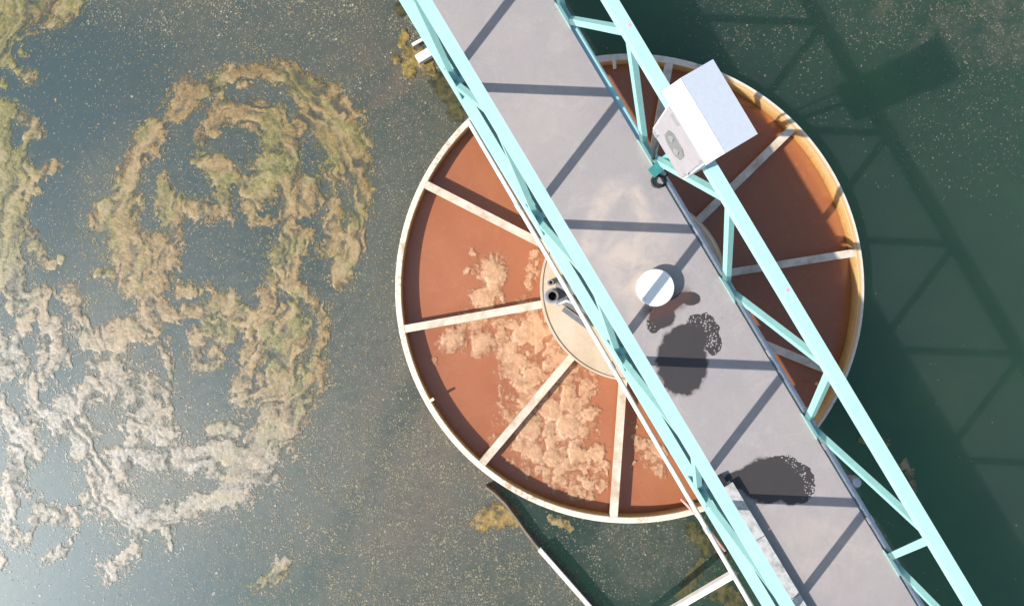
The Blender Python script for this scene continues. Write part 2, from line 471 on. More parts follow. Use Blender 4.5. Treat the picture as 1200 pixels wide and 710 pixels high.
def add_prism(bm, poly, z0, z1):
    a = [bm.verts.new((x, y, z0)) for x, y in poly]; b = [bm.verts.new((x, y, z1)) for x, y in poly]
    n = len(poly)
    bm.faces.new(a[::-1]); bm.faces.new(b)
    for i in range(n): bm.faces.new((a[i], a[(i + 1) % n], b[(i + 1) % n], b[i]))

def grid_mesh(name, px0, px1, py0, py1, step, z_level, fn, m, parent=None, smooth=True):
    """sheet built where fn says there is stuff; fn(X, Y) in measured photo units at z_level -> keep, height, attributes"""
    xs = np.arange(px0, px1 + step, step); ys = np.arange(py0, py1 + step, step)
    X, Y = np.meshgrid(xs, ys)
    keep, hgt, att = fn(X, Y)
    k = (CAM_Z - z_level) / FPX
    ny, nx = X.shape
    idx = np.arange(ny * nx).reshape(ny, nx)
    q = keep[:-1, :-1] & keep[1:, :-1] & keep[:-1, 1:] & keep[1:, 1:]
    f = np.stack([idx[1:, :-1][q], idx[1:, 1:][q], idx[:-1, 1:][q], idx[:-1, :-1][q]], 1)
    used = np.unique(f); remap = np.full(ny * nx, -1, dtype=np.int64); remap[used] = np.arange(len(used))
    f = remap[f]
    co = np.stack([(X - 600) * k, (355 - Y) * k, z_level + hgt], -1).reshape(-1, 3)[used]
    me = bpy.data.meshes.new(name)
    me.vertices.add(len(co)); me.vertices.foreach_set('co', co.ravel())
    me.loops.add(f.size); me.loops.foreach_set('vertex_index', f.ravel().astype(np.int32))
    me.polygons.add(len(f)); me.polygons.foreach_set('loop_start', np.arange(0, f.size, 4, dtype=np.int32))
    me.polygons.foreach_set('loop_total', np.full(len(f), 4, dtype=np.int32))
    for an, av in att.items():
        a = me.attributes.new(an, 'FLOAT', 'POINT'); a.data.foreach_set('value', av.reshape(-1)[used].astype(np.float32))
    me.update(); me.validate()
    return finish(name, me, m, parent, smooth, origin=(co[:, 0].mean(), co[:, 1].mean(), z_level))

# ------------------------------------------------------------------ the bridge frame of reference
U = Vector((.5145, -.8575, 0)); NV = Vector((.8575, .5145, 0))
def B(t, n, z): return U * t + NV * n + Vector((0, 0, z))

# ------------------------------------------------------------------ swirl of scum on the left (measured outline of the mats)
MATS = [
 # outer arch
 [(128,262,20),(138,236,12),(146,212,11),(160,182,12),(176,160,13),(197,142,11),(222,116,14),(246,102,11),(270,92,11),(300,86,10),(330,87,12),(356,100,14),(384,118,16),(402,142,17),(414,170,15),(420,200,13),(424,235,11),(418,265,10),(408,295,13),(398,318,14),(392,330,8)],
 [(346,92,10),(362,118,14),(372,140,16),(392,160,20),(398,190,20),(392,205,12)],
 [(350,100,8),(352,130,12),(358,150,9)],
 # inner loop
 [(330,130,8),(300,128,14),(268,124,13),(246,140,12),(233,160,9),(236,182,9),(250,202,11),(262,222,14),(262,242,14),(240,248,10),(214,242,11),(200,232,10),(194,214,8),(198,252,14),(206,276,10)],
 [(285,135,14),(310,142,18),(330,150,14),(344,165,12),(350,186,9),(358,206,9),(362,226,9),(354,250,11),(340,272,12),(330,294,14),(322,318,14),(318,345,15)],
 [(320,150,14),(322,176,16),(318,205,18),(306,222,18),(294,240,9),(296,256,5),(310,261,4),(326,257,5)],
 [(262,196,11),(272,214,9),(288,214,12)],
 [(340,205,14),(336,235,14),(332,258,10)],
 [(376,216,7),(372,240,10),(362,262,10),(350,292,10)],
 [(392,240,8),(390,265,10),(384,292,9)],
 # left wide patch
 [(150,238,16),(145,268,18),(150,296,24),(160,320,24),(172,345,18),(180,360,16)],
 [(178,300,24),(196,290,14),(196,312,14),(186,332,16)],
 [(126,318,10),(116,322,7),(108,327,4)],
 # band across the middle
 [(164,340,14),(178,362,13),(200,368,9),(228,370,11),(252,362,12),(268,358,12),(288,368,11),(304,372,13)],
 [(258,345,9),(270,372,13),(266,392,10)],
 [(240,388,9),(228,404,10),(224,424,10),(238,434,8),(254,424,9),(250,410,6)],
 [(212,342,6),(232,334,8),(250,336,5)],
 # right column
 [(332,296,15),(344,320,11),(342,345,14),(320,366,22),(334,396,28),(338,430,32),(330,465,32),(326,498,30),(300,525,28),(276,548,24)],
 [(358,342,10),(370,362,9),(374,392,8),(374,418,9),(366,445,14),(354,470,10),(348,505,9)],
 [(306,380,14),(296,410,14),(288,440,11),(282,462,10)],
 [(270,500,10),(250,500,10),(242,516,9),(250,535,12),(272,520,14)],
 [(320,515,20),(306,548,20),(276,572,18),(246,588,14),(218,596,12),(196,606,12)],
 # lower left body
 [(178,372,13),(158,388,13),(136,402,16),(118,396,12)],
 [(176,390,7),(194,410,7),(202,434,8),(204,462,10),(202,490,14),(190,510,14)],
 [(136,412,16),(128,440,18),(146,456,22),(170,470,24),(184,498,22)],
 [(118,430,12),(112,462,14),(84,474,14),(80,494,12),(92,515,10),(90,525,10)],
 [(96,500,12),(106,540,16),(118,570,22),(140,590,26),(160,606,20),(182,612,16),(196,600,14)],
 [(128,520,10),(146,540,14),(134,556,16)],
 [(152,520,12),(172,540,14),(200,540,14),(226,540,14),(250,532,14)],
 [(152,500,10),(150,522,10)],
 [(158,615,14),(160,634,10),(152,650,7),(142,660,9),(132,664,12),(130,674,8)],
 [(196,612,6),(198,634,4),(196,640,4)],
 # left network
 [(34,348,14),(56,352,12),(58,372,14),(60,396,14),(66,416,10)],
 [(82,340,10),(92,360,12),(96,388,11),(104,402,12)],
 [(54,418,12),(50,440,14),(36,456,10),(34,482,12),(28,500,12),(30,525,10)],
 [(72,412,8),(74,430,7),(66,445,6)],
 [(78,490,16),(64,500,14),(46,486,8)],
 [(36,372,8),(24,392,8),(20,412,10),(30,432,9),(34,450,9)],
 [(0,400,10),(12,420,10),(6,440,9)],
 [(2,470,10),(8,490,8),(14,510,5)],
 [(24,505,12),(22,535,12),(14,560,11),(18,578,12),(8,600,8),(4,624,9),(12,636,7),(26,638,6),(32,628,4),(36,614,7),(52,604,11),(70,604,12),(82,610,8)],
 [(30,528,7),(42,526,9),(42,538,6)],
 [(22,570,7),(30,580,7),(34,578,4)],
 [(82,594,4),(96,598,3),(104,602,3)],
 [(84,624,3),(78,640,5),(64,648,7),(56,654,5)],
 [(0,650,4),(2,664,4)],
 # left margin, yellower
 [(4,130,9),(20,132,11),(36,142,9),(44,156,7)],
 [(0,145,18),(4,172,14),(26,168,6),(34,160,6)],
 [(4,180,20),(10,214,20),(10,250,18),(12,290,20),(14,330,22),(20,350,16)],
 [(26,180,8),(30,200,7),(40,206,6),(58,200,5),(70,194,4)],
 [(34,222,7),(44,220,5)],
 [(36,280,8),(48,296,10),(58,306,7),(74,306,5)],
 # top left corner
 [(0,20,34),(30,12,24),(58,6,20),(76,0,16)],
 [(2,66,14),(10,76,8),(22,88,5),(38,91,6)],
 [(28,60,5),(30,66,4)],
 [(0,100,6)],
 # isolated flecks
 [(302,690,6),(312,680,7),(322,672,7),(328,658,7)],
]
HOLES = [
 [(238,135,6),(214,160,11),(208,182,14),(216,206,14),(238,222,12)],
 [(272,110,8),(305,103,11),(332,112,10),(342,126,8)],
 [(365,160,6),(366,182,10),(362,200,8)],
 [(250,170,9),(262,176,10)], [(292,160,8),(302,172,10)],
 [(304,250,6),(318,250,6)], [(278,222,6),(280,236,6)],
 [(225,270,12),(240,300,30),(270,296,30),(300,290,16),(300,330,12)],
 [(356,300,6),(354,316,6)],[(332,346,5),(334,352,6)],
 [(160,415,10),(178,418,11),(184,428,8)],[(142,418,7)],
 [(136,508,12),(122,514,6)], [(84,440,12),(100,438,10),(72,440,8)],
 [(210,388,10),(210,440,10),(216,500,12),(232,480,14),(260,462,14)],[(232,385,6),(210,378,6)],
 [(270,440,10),(272,410,6)],
 [(284,518,5),(284,508,4)], [(180,560,6),(196,572,8),(206,578,6)],[(254,560,4),(236,568,4)],
 [(62,466,8),(50,462,6)], [(20,150,8),(22,166,7)], [(16,456,9),(18,470,8)], [(58,392,4)], [(64,352,5),(64,362,5)],
 [(176,522,5)], [(110,486,5),(116,500,5)],[(350,262,4),(372,265,6),(380,250,5)],
]
def mats_field(X, Y):
    wx = X + 9 * (fbm(X / 26, Y / 26, 3) - .5) * 2 + 5 * (fbm(X / 7, Y / 7, 9, 3) - .5) * 2
    wy = Y + 9 * (fbm(X / 26, Y / 26, 33) - .5) * 2 + 5 * (fbm(X / 7, Y / 7, 39, 3) - .5) * 2
    F = np.full(X.shape, -9.0)
    for s in MATS:
        F = np.maximum(F, 1.12 - seg_dist(wx, wy, [(p[0], p[1], p[2] * 1.06) for p in s]))
    for h in HOLES:
        F = np.minimum(F, seg_dist(wx, wy, h) * 1.1 - .92)
    return F

def swirl_streaks(X, Y):
    """strands that run along the swirl: noise stretched along rings round its eye"""
    a = np.abs(np.arctan2(Y - 300, 265 - X)); r = np.hypot(X - 265, (Y - 300) * .72)
    return fbm(a * 7 + fbm(X / 30, Y / 30, 71) * 2, r / 4.4 + fbm(X / 24, Y / 24, 72) * 8, 73, 4)

def mats_fn(X, Y):
    F = mats_field(X, Y)
    st = swirl_streaks(X, Y)
    g = fbm(X / 4.2, Y / 4.2, 51, 3); g2 = fbm(X / 13, Y / 13, 55, 3)
    loose = sstep(300, 460, Y) * .35 + sstep(130, 60, X) * .12
    g3 = fbm(X / 2.6, Y / 2.6, 57, 3)
    D = np.minimum(F, .75) * 1.10 - (.35 + .9 * loose) * (g - .44) * 2 + 1.4 * (st - .445) - (.45 + .35 * loose) * (g2 - .47) * 2 - .55 * (g3 - .45)
    keep = D > .02
    edge = sstep(.0, .35, D)
    edge = sstep(-.3, .8, D)
    h = -.0015 + .0028 * edge * (.35 + .8 * g) + .004 * edge * st + .003 * edge * vnoise(X / 1.9, Y / 1.9, 8)
    tint = np.clip(sstep(.50, .64, fbm(X / 32, Y / 32, 61, 3)) * .8 + .9 * sstep(60, 14, X) * sstep(400, 300, Y)
                   + .9 * np.exp(-(((X - 304) / 24) ** 2 + ((Y - 212) / 32) ** 2)) + .6 * np.exp(-(((X - 392) / 16) ** 2 + ((Y - 188) / 26) ** 2))
                   + .6 * np.exp(-(((X - 325) / 16) ** 2 + ((Y - 420) / 30) ** 2)) + .5 * np.exp(-(((X - 155) / 30) ** 2 + ((Y - 230) / 30) ** 2)), 0, 1)
    glint_amt = np.clip(sstep(330, 560, Y + .55 * (200 - X)) * 1.0 * (.55 + .6 * fbm(X / 20, Y / 20, 64)), 0, 1)  # painted glint grows towards the lower left
    glint_amt = glint_amt * (1 - .8 * sstep(650, 670, Y) * sstep(260, 285, X))
    return D > -.40, h, {'tint': tint, 'glint_pale': glint_amt, 'dens': np.clip(D, -.2, 1.2), 'strand': st}

# ------------------------------------------------------------------ how much fine duckweed lies where
def film_map(X, Y):
    n = fbm(X / 60, Y / 60, 90, 4); n2 = fbm(X / 22, Y / 22, 94, 3)
    left = sstep(660, 560, X - (Y - 200) * .35)
    f = .78 * left
    f = f * (1 - .42 * sstep(1.1, .6, np.hypot((X - 268) / 155, (Y - 300) / 225)))
    f = f * (1 - .60 * sstep(160, 60, X) * sstep(30, 110, Y))
    f = f * (1 - .62 * sstep(110, 40, np.hypot((X - 60) / 1.6, Y - 90) - 20))
    f = f * (1 - .55 * sstep(560, 680, Y) * sstep(420, 260, X))
    f = f * (1 - .30 * sstep(30, 8, np.abs((X - 455) + (Y - 520) * .55)) * sstep(380, 430, Y))
    # right of the bridge
    right = sstep(640, 720, X - Y * .6)
    fr = .20 * sstep(190, 20, Y) * sstep(760, 860, X) + .22 * sstep(230, 60, np.hypot(X - 1130, Y - 60))
    fr = fr * (1 - .9 * np.exp(-(((X - 1040) / 90) ** 2 + ((Y - 95) / 40) ** 2)))  # film thinned over the cabinet's cast shadow, putting shade into the cover
    f = f * (1 - right) + right * fr * (.35 + 1.2 * n2)
    # boxed-off corner below the well
    box = sstep(0, 14, X - (570 + (Y - 572) * .86) - 8) * sstep(560, 590, Y) * (1 - right)
    f = f * (1 - box) + box * (.10 + .42 * sstep(90, 30, np.hypot((X - 760) / 1.2, Y - 645)))
    f = np.where((np.hypot(X - 737, Y - 337) < 268), 0, f)
    return np.clip(f * (.72 + .65 * n), 0, 1)

def silt_map(X, Y):
    s = 1.2 * np.exp(-(((X - 500 + (Y - 560) * .4) / 75) ** 2 + ((Y - 560) / 120) ** 2)) + .55 * np.exp(-(((X - 425) / 50) ** 2 + ((Y - 440) / 120) ** 2))
    s += 1.8 * np.exp(-((seg_dist(X, Y, [(440, 122, 9), (470, 98, 12), (490, 75, 16)])) ** 2))
    s += .7 * np.exp(-(((X - 440) / 60) ** 2 + ((Y - 70) / 30) ** 2))
    return np.clip(s * (.3 + 1.3 * fbm(X / 30, Y / 30, 120, 4) ** 1.2), 0, 1)

# ------------------------------------------------------------------ water: one sheet to the horizon, finer under the drone
def build_water():
    fine = list(np.arange(-60, 1264, 4.0)); finey = list(np.arange(-60, 776, 4.0))
    far = [-60000, -20000, -6000, -2000, -800, -300]
    xs = np.array(far + fine + [1200 - v for v in far[::-1]], dtype=float)
    ys = np.array(far + finey + [710 - v for v in far[::-1]], dtype=float)
    X, Y = np.meshgrid(xs, ys)
    k = CAM_Z / FPX
    film = film_map(np.clip(X, -60, 1260), np.clip(Y, -60, 770)); silt = silt_map(X, Y)
    ny, nx = X.shape; idx = np.arange(ny * nx).reshape(ny, nx)
    f = np.stack([idx[1:, :-1].ravel(), idx[1:, 1:].ravel(), idx[:-1, 1:].ravel(), idx[:-1, :-1].ravel()], 1)
    co = np.stack([(X - 600) * k, (355 - Y) * k, np.zeros_like(X)], -1).reshape(-1, 3)
    me = bpy.data.meshes.new('water')
    me.vertices.add(len(co)); me.vertices.foreach_set('co', co.ravel())
    me.loops.add(f.size); me.loops.foreach_set('vertex_index', f.ravel().astype(np.int32))
    me.polygons.add(len(f)); me.polygons.foreach_set('loop_start', np.arange(0, f.size, 4, dtype=np.int32))
    me.polygons.foreach_set('loop_total', np.full(len(f), 4, dtype=np.int32))
    sub = sstep(-.75, .25, mats_field(X, Y)) * (.25 + .9 * fbm(X / 11, Y / 11, 150, 4)) * (X > -80) * (X < 480)
    sub = np.clip(sub + .7 * np.exp(-(((X - 520 + (Y - 115) * -.55) / 26) ** 2 + ((Y - 110) / 34) ** 2)), 0, 1)
    sky_tint = sstep(620, 60, X + .25 * (Y - 350)) * (.55 + .7 * fbm(X / 90, Y / 90, 140))
    for an, av in (('film', film), ('silt', silt), ('sky_tint', np.clip(sky_tint, 0, 1)), ('sub', sub)):
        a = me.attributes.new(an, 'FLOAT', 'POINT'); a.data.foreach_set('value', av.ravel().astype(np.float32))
    me.update()
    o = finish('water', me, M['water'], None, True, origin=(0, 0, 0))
    tag(o, 'dark green pond water filmed with duckweed', 'water', kind='structure')
build_water()

mats = grid_mesh('algae_scum', -40, 440, -40, 715, 1.4, .004, mats_fn, M['scum'])
tag(mats, 'tan and olive scum swirled in loops on the water left of the round well', 'scum', kind='stuff')

def strands(n):
    step = 2.0
    xs = np.arange(-40, 445, step); ys = np.arange(-40, 716, step)
    Xg, Yg = np.meshgrid(xs, ys)
    Fg = mats_field(Xg, Yg)
    Fs = np.clip(Fg, -1.2, 1.0).copy()
    for _ in range(10):
        Fs[1:-1, 1:-1] = (Fs[1:-1, 1:-1] * 2 + Fs[:-2, 1:-1] + Fs[2:, 1:-1] + Fs[1:-1, :-2] + Fs[1:-1, 2:]) / 6
    gy, gx = np.gradient(Fs)
    def samp(A, x, y):
        i = np.clip(((y - ys[0]) / step).round().astype(int), 0, A.shape[0] - 1); j = np.clip(((x - xs[0]) / step).round().astype(int), 0, A.shape[1] - 1)
        return A[i, j]
    x = rng.uniform(-38, 442, n * 5); y = rng.uniform(-38, 712, n * 5)
    F = samp(Fg, x, y)
    pr = np.where(F > .1, .35, np.clip(.60 + F * .9, .02, 1)) * sstep(.32, .6, fbm(x / 9, y / 9, 160, 3))
    ok = rng.uniform(0, 1, n * 5) < pr
    x, y = x[ok][:n], y[ok][:n]; m = len(x)
    K = 5; px = [x]; py = [y]
    sgn = rng.choice([-1.0, 1.0], m); ln = rng.gamma(2.2, .22, m) + .25
    for k in range(K - 1):
        tx, ty = -samp(gy, px[-1], py[-1]), samp(gx, px[-1], py[-1])
        L_ = np.hypot(tx, ty) + 1e-6
        a = np.arctan2(ty, tx) + rng.normal(0, 1.0, m)
        px.append(px[-1] + np.cos(a) * ln * sgn); py.append(py[-1] + np.sin(a) * ln * sgn)
    PX = np.stack(px, 1); PY = np.stack(py, 1)
    dx = np.gradient(PX, axis=1); dy = np.gradient(PY, axis=1); L_ = np.hypot(dx, dy) + 1e-6
    wd = (rng.gamma(2.2, .20, m) + .24)[:, None] * np.sin(np.linspace(.25, 2.9, K))[None]
    k_ = (CAM_Z - .006) / FPX
    Z = (.002 + rng.uniform(0, .0025, m)[:, None] + .0004 * rng.normal(0, 1, (m, K)))
    def pts(s_):
        X_ = PX + s_ * -dy / L_ * wd; Y_ = PY + s_ * dx / L_ * wd
        return np.stack([(X_ - 600) * k_, (355 - Y_) * k_, Z], -1)
    co = np.stack([pts(-1), pts(1)], 2).reshape(-1, 3)          # m, K, 2
    base = (np.arange(m) * K * 2)[:, None] + (np.arange(K - 1) * 2)[None]
    f = np.stack([base, base + 2, base + 3, base + 1], -1).reshape(-1, 4)
    me = bpy.data.meshes.new('algae_strands')
    me.vertices.add(len(co)); me.vertices.foreach_set('co', co.ravel())
    me.loops.add(f.size); me.loops.foreach_set('vertex_index', f.ravel().astype(np.int32))
    me.polygons.add(len(f)); me.polygons.foreach_set('loop_start', np.arange(0, f.size, 4, dtype=np.int32))
    me.polygons.foreach_set('loop_total', np.full(len(f), 4, dtype=np.int32))
    _, _, at_ = mats_fn(x, y)
    for an, av in (('tint', np.clip(at_['tint'] + rng.normal(0, .2, m), 0, 1)), ('glint_pale', at_['glint_pale']), ('dens', np.full(m, .7)), ('strand', rng.uniform(.36, .70, m))):
        a_ = me.attributes.new(an, 'FLOAT', 'POINT'); a_.data.foreach_set('value', np.repeat(av, K * 2).astype(np.float32))
    me.update()
    o = finish('algae_strands', me, M['scum'], None, False, origin=(x.mean() * k_ - 600 * k_, (355 - y.mean()) * k_, .004))
    tag(o, 'fine tan and olive algae threads trailing along the swirled scum', 'algae', kind='stuff')
strands(16000)

def patch(name, strokes, label, tintv, seed, glint_pale=0.0, h0=.014, rough=.5):
    xs = [p[0] for s in strokes for p in s]; ys = [p[1] for s in strokes for p in s]
    def fn(X, Y):
        wx = X + 5 * (fbm(X / 9, Y / 9, seed) - .5) * 2; wy = Y + 5 * (fbm(X / 9, Y / 9, seed + 5) - .5) * 2
        F = np.full(X.shape, -9.0)
        for s in strokes: F = np.maximum(F, 1.05 - seg_dist(wx, wy, s))
        g = fbm(X / 3.5, Y / 3.5, seed + 9, 3)
        D = F * 1.3 - rough * (g - .42) * 2
        e = sstep(0, .35, D)
        return D > -.12, -.001 + h0 * sstep(-.1, .5, D) * (.6 + .7 * g), {'tint': np.clip(tintv + .5 * (fbm(X / 12, Y / 12, seed + 20) - .5), 0, 1), 'glint_pale': np.full(X.shape, glint_pale), 'dens': np.clip(D, -.2, 1.2), 'strand': fbm(X / 6, Y / 6, seed + 31, 3)}
    o = grid_mesh(name, min(xs) - 40, max(xs) + 40, min(ys) - 40, max(ys) + 40, 1.2, .004, fn, M['dark_weed' if name == 'water_weed' else 'mustard' if 'yellow' in label else 'scum'])
    return tag(o, label, 'scum', kind='stuff')
patch('scum_patch', [[(566,610,14),(584,602,17),(598,606,12),(606,612,6)]], 'solid mustard yellow scum patch caught behind the baffle plate', .4, 201, 0, .008, .35)
patch('scum_patch', [[(646,608,6),(660,612,10),(668,618,7)]], 'small broken tan scum patch under the rim of the well', .4, 211, 0, .014, .6)
patch('scum_patch', [[(478,84,10),(486,64,15),(500,76,12),(508,84,7)],[(472,50,6),(474,40,7)],[(466,70,8)]], 'yellow ochre scum round the white pipe stubs at the bridge', .7, 221, 0, .012, .75)
patch('scum_patch', [[(1010,515,6),(1026,522,8),(1038,520,6)],[(1060,545,7),(1068,558,6),(1070,572,4)]], 'thin grey green scum in the shade of the bridge', 1.0, 231, 0, .008, .9)
patch('water_weed', [[(470,-20,14),(486,14,11),(496,34,8)],[(516,96,14),(528,118,14),(536,136,10)],[(468,12,10)]], 'dark olive weed along the left edge of the bridge', 1.0, 241, 0, .006, .5)
patch('water_weed', [[(812,620,10),(830,640,14),(850,650,10)],[(842,690,18),(860,706,14)],[(820,660,8),(800,700,10)]], 'olive weed under the lower end of the bridge', 1.0, 251, 0, .006, .8)

def duckweed(n):
    X = rng.uniform(-40, 1240, n * 6); Y = rng.uniform(-40, 750, n * 6)
    f = film_map(X, Y); cl = fbm(X / 14, Y / 14, 130, 3); s = silt_map(X, Y)
    patchy = .35 + 1.0 * sstep(150, 60, np.hypot((X - 520) / 1.3, Y - 630) - 40) + .5 * sstep(80, 0, Y)
    pr = (f * patchy) ** 1.0 * sstep(.36, .62, cl) * 1.1 + np.where(X > 700, .002, .012)
    ok = (rng.uniform(0, 1, n * 6) < pr) & (np.hypot(X - 737, Y - 337) > 274)
    X, Y = X[ok][:n], Y[ok][:n]
    m = len(X); k = CAM_Z / FPX
    sz = rng.gamma(2.2, .0019, m) + .0028
    sz = np.minimum(sz, .016)
    ang = rng.uniform(0, 6.283, m); asp = rng.uniform(.3, .9, m)
    nv = 6
    th = np.arange(nv) * 2 * np.pi / nv
    lx = np.cos(th)[None] * sz[:, None]; ly = np.sin(th)[None] * (sz * asp)[:, None]
    vx = (X - 600)[:, None] * k + lx * np.cos(ang)[:, None] - ly * np.sin(ang)[:, None]
    vy = (355 - Y)[:, None] * k + lx * np.sin(ang)[:, None] + ly * np.cos(ang)[:, None]
    tx = rng.normal(0, .10, m); ty = rng.normal(0, .10, m)
    vz = .0022 + rng.uniform(0, .001, m)[:, None] + lx * tx[:, None] * .5 + ly * ty[:, None] * .5
    co = np.stack([vx, vy, np.maximum(vz, .0012)], -1).reshape(-1, 3)
    me = bpy.data.meshes.new('duckweed')
    me.vertices.add(m * nv); me.vertices.foreach_set('co', co.ravel())
    me.loops.add(m * nv); me.loops.foreach_set('vertex_index', np.arange(m * nv, dtype=np.int32))
    me.polygons.add(m); me.polygons.foreach_set('loop_start', np.arange(0, m * nv, nv, dtype=np.int32))
    me.polygons.foreach_set('loop_total', np.full(m, nv, dtype=np.int32))
    t = np.clip(rng.beta(1.6, 2.6, m) + .1 * sstep(.3, .8, sz / .02), 0, 1)
    t = np.where(X > 680 + (Y - 200) * .6, t * .35, t * (1 - .25 * sstep(0, 200, Y)))
    a = me.attributes.new('tint', 'FLOAT', 'POINT'); a.data.foreach_set('value', np.repeat(t, nv).astype(np.float32))
    me.update()
    o = finish('duckweed', me, M['weed'], None, False, origin=(0, 0, .005))
    tag(o, 'pale duckweed fronds scattered over the green water', 'duckweed', kind='stuff')
duckweed(70000)

# ------------------------------------------------------------------ the round feed well
RC = at(738, 338, .19)                       # axis of the well
RX, RY = RC.x, RC.y
R_OUT, R_IN = 2.615, 2.555
well = empty('feed_well', (RX, RY, 0), 'round rust stained steel well with cream rim and radial spokes', 'clarifier well')
def ring(bm, r0, r1, z0, z1, n=160):
    add_lathe(bm, (RX, RY), [(r0, z0), (r1, z0), (r1, z1), (r0, z1), (r0, z0)], n)
bm = bmesh.new(); ring(bm, R_IN, R_IN + .028, -.5, .165); bmesh.ops.remove_doubles(bm, verts=bm.verts, dist=1e-5)
from_bm('wall', bm, M['wall'], well, True).data.set_sharp_from_angle(angle=.6)
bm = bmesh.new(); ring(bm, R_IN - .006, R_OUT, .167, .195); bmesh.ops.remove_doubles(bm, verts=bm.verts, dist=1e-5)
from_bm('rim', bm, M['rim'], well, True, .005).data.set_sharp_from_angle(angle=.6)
HUBC = at(743, 337, .62); HX, HY = HUBC.x, HUBC.y
HR = .985
# spokes at rim height, measured bearings
for a in (9.0, 44.5, 80, 117, 153, 190.2, 229.8, 266, 302, 337.6):
    r = math.radians(a); d = Vector((math.cos(r), math.sin(r), 0))
    p0 = Vector((RX, RY, .16)) + d * .80; p1 = Vector((RX, RY, .16)) + d * (R_IN - .004)
    bm = bmesh.new(); add_box(bm, p0, p1, .085, .062)
    from_bm('spoke', bm, M['cream'], well, False, .006)
# lugs on the rim
for (px, py, da) in ((503, 470, 0), (720, 74, 0), (962, 452, 0)):
    c = at(px, py, .21); d = (Vector((RX, RY, .21)) - c).normalized()
    bm = bmesh.new(); add_box(bm, c - d * .03, c + d * .06, .03, .045)
    from_bm('lug', bm, M['rim'], well, False, .004)
# hub
bm = bmesh.new(); add_lathe(bm, (HX, HY), [(0, .618), (.5, .612), (HR - .03, .608), (HR - .02, .622), (HR, .622), (HR, .50), (HR - .06, .46), (HR - .06, -.4), (0, -.4)], 96)
hub = from_bm('hub', bm, M['hub'], well, True); hub.data.set_sharp_from_angle(angle=.5)
def disc(bm, c, r, z0, z1, n=24, bev=.008):
    add_lathe(bm, c, [(0, z0), (r, z0), (r, z1 - bev), (r - bev, z1), (0, z1)], n)
# open pipe and small pipe standing on the hub, geared motor beside them
c = at(647.5, 347, .80)
bm = bmesh.new(); add_lathe(bm, (c.x, c.y), [(.045, .60), (.062, .60), (.062, .80), (.045, .80), (.045, .62), (0, .62)], 28)
from_bm('pipe', bm, M['grey'], hub, True).data.set_sharp_from_angle(angle=.6)
bm = bmesh.new(); disc(bm, (c.x, c.y), .043, .605, .632, 20, .004); from_bm('pipe_shade', bm, M['black'], hub)  # black disc painting in the darkness inside the open pipe
bm = bmesh.new(); add_lathe(bm, (c.x, c.y), [(.060, .607), (.082, .607), (.082, .622), (.063, .622), (.063, .607)], 28); from_bm('flange', bm, M['galv'], hub)
c2 = at(645.5, 331, .76)
bm = bmesh.new(); add_lathe(bm, (c2.x, c2.y), [(.016, .60), (.030, .60), (.030, .76), (.016, .76), (.016, .62), (0, .62)], 18)
from_bm('small_pipe', bm, M['grey'], hub, True).data.set_sharp_from_angle(angle=.6)
mt = None
q0 = at(652, 333, .70); q1 = at(676, 340, .70)
bm = bmesh.new(); add_tube(bm, [q0, q0 + (q1 - q0) * .2, q1], [.035, .055, .055], 20); mt = from_bm('gear_motor', bm, M['grey'], hub, True); mt.data.set_sharp_from_angle(angle=.7)
bm = bmesh.new(); add_box(bm, at(652, 345, .66), at(684, 368, .66), .10, .08); from_bm('motor_base', bm, M['grey'], hub, False, .012)
bm = bmesh.new(); add_tube(bm, [at(653, 357, .66), at(664, 352, .72), at(676, 357, .72), at(690, 368, .66)], .022, 12); from_bm('hose', bm, M['galv'], hub, True)
bm = bmesh.new(); add_box(bm, at(660, 362, .70), at(690, 384, .70), .05, .05); from_bm('bracket', bm, M['grey'], hub, False, .008)

# rust brown liquor inside the well
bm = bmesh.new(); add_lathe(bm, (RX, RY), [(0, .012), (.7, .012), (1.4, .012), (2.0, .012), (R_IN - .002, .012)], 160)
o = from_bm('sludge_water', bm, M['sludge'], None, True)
for pl in o.data.polygons:
    pass
tag(o, 'rust brown liquor filling the round well', 'water', kind='structure')

# foam
FO = [[(577,318,20),(572,330,17)],[(567,350,18),(580,352,14)],[(531,396,17)],[(563,401,16)],[(545,376,14),(566,372,16),(590,372,10)],
      [(600,384,20),(622,372,24),(640,366,16)],[(606,410,28),(634,400,30),(660,396,20)],[(616,446,34),(650,436,34),(676,424,18)],
      [(618,478,36),(652,474,40),(688,452,16)],[(620,512,36),(654,512,42),(690,492,16)],[(630,540,26),(666,546,38),(694,530,18)],[(668,568,14),(690,574,16),(706,566,12),(706,540,10)],
      [(628,300,8),(626,318,9),(622,336,7)],[(742,512,5),(756,526,11),(770,540,14),(776,556,8)],[(556,296,6)],[(548,318,5)],[(612,360,12)],[(688,404,16),(704,430,10),(690,436,10)],
      [(764,518,6),(780,536,7)],[(742,545,3)],[(752,566,3)],[(766,568,2)],[(508,420,4),(510,428,3)],[(745,500,3),(738,495,3)]]
lump = []
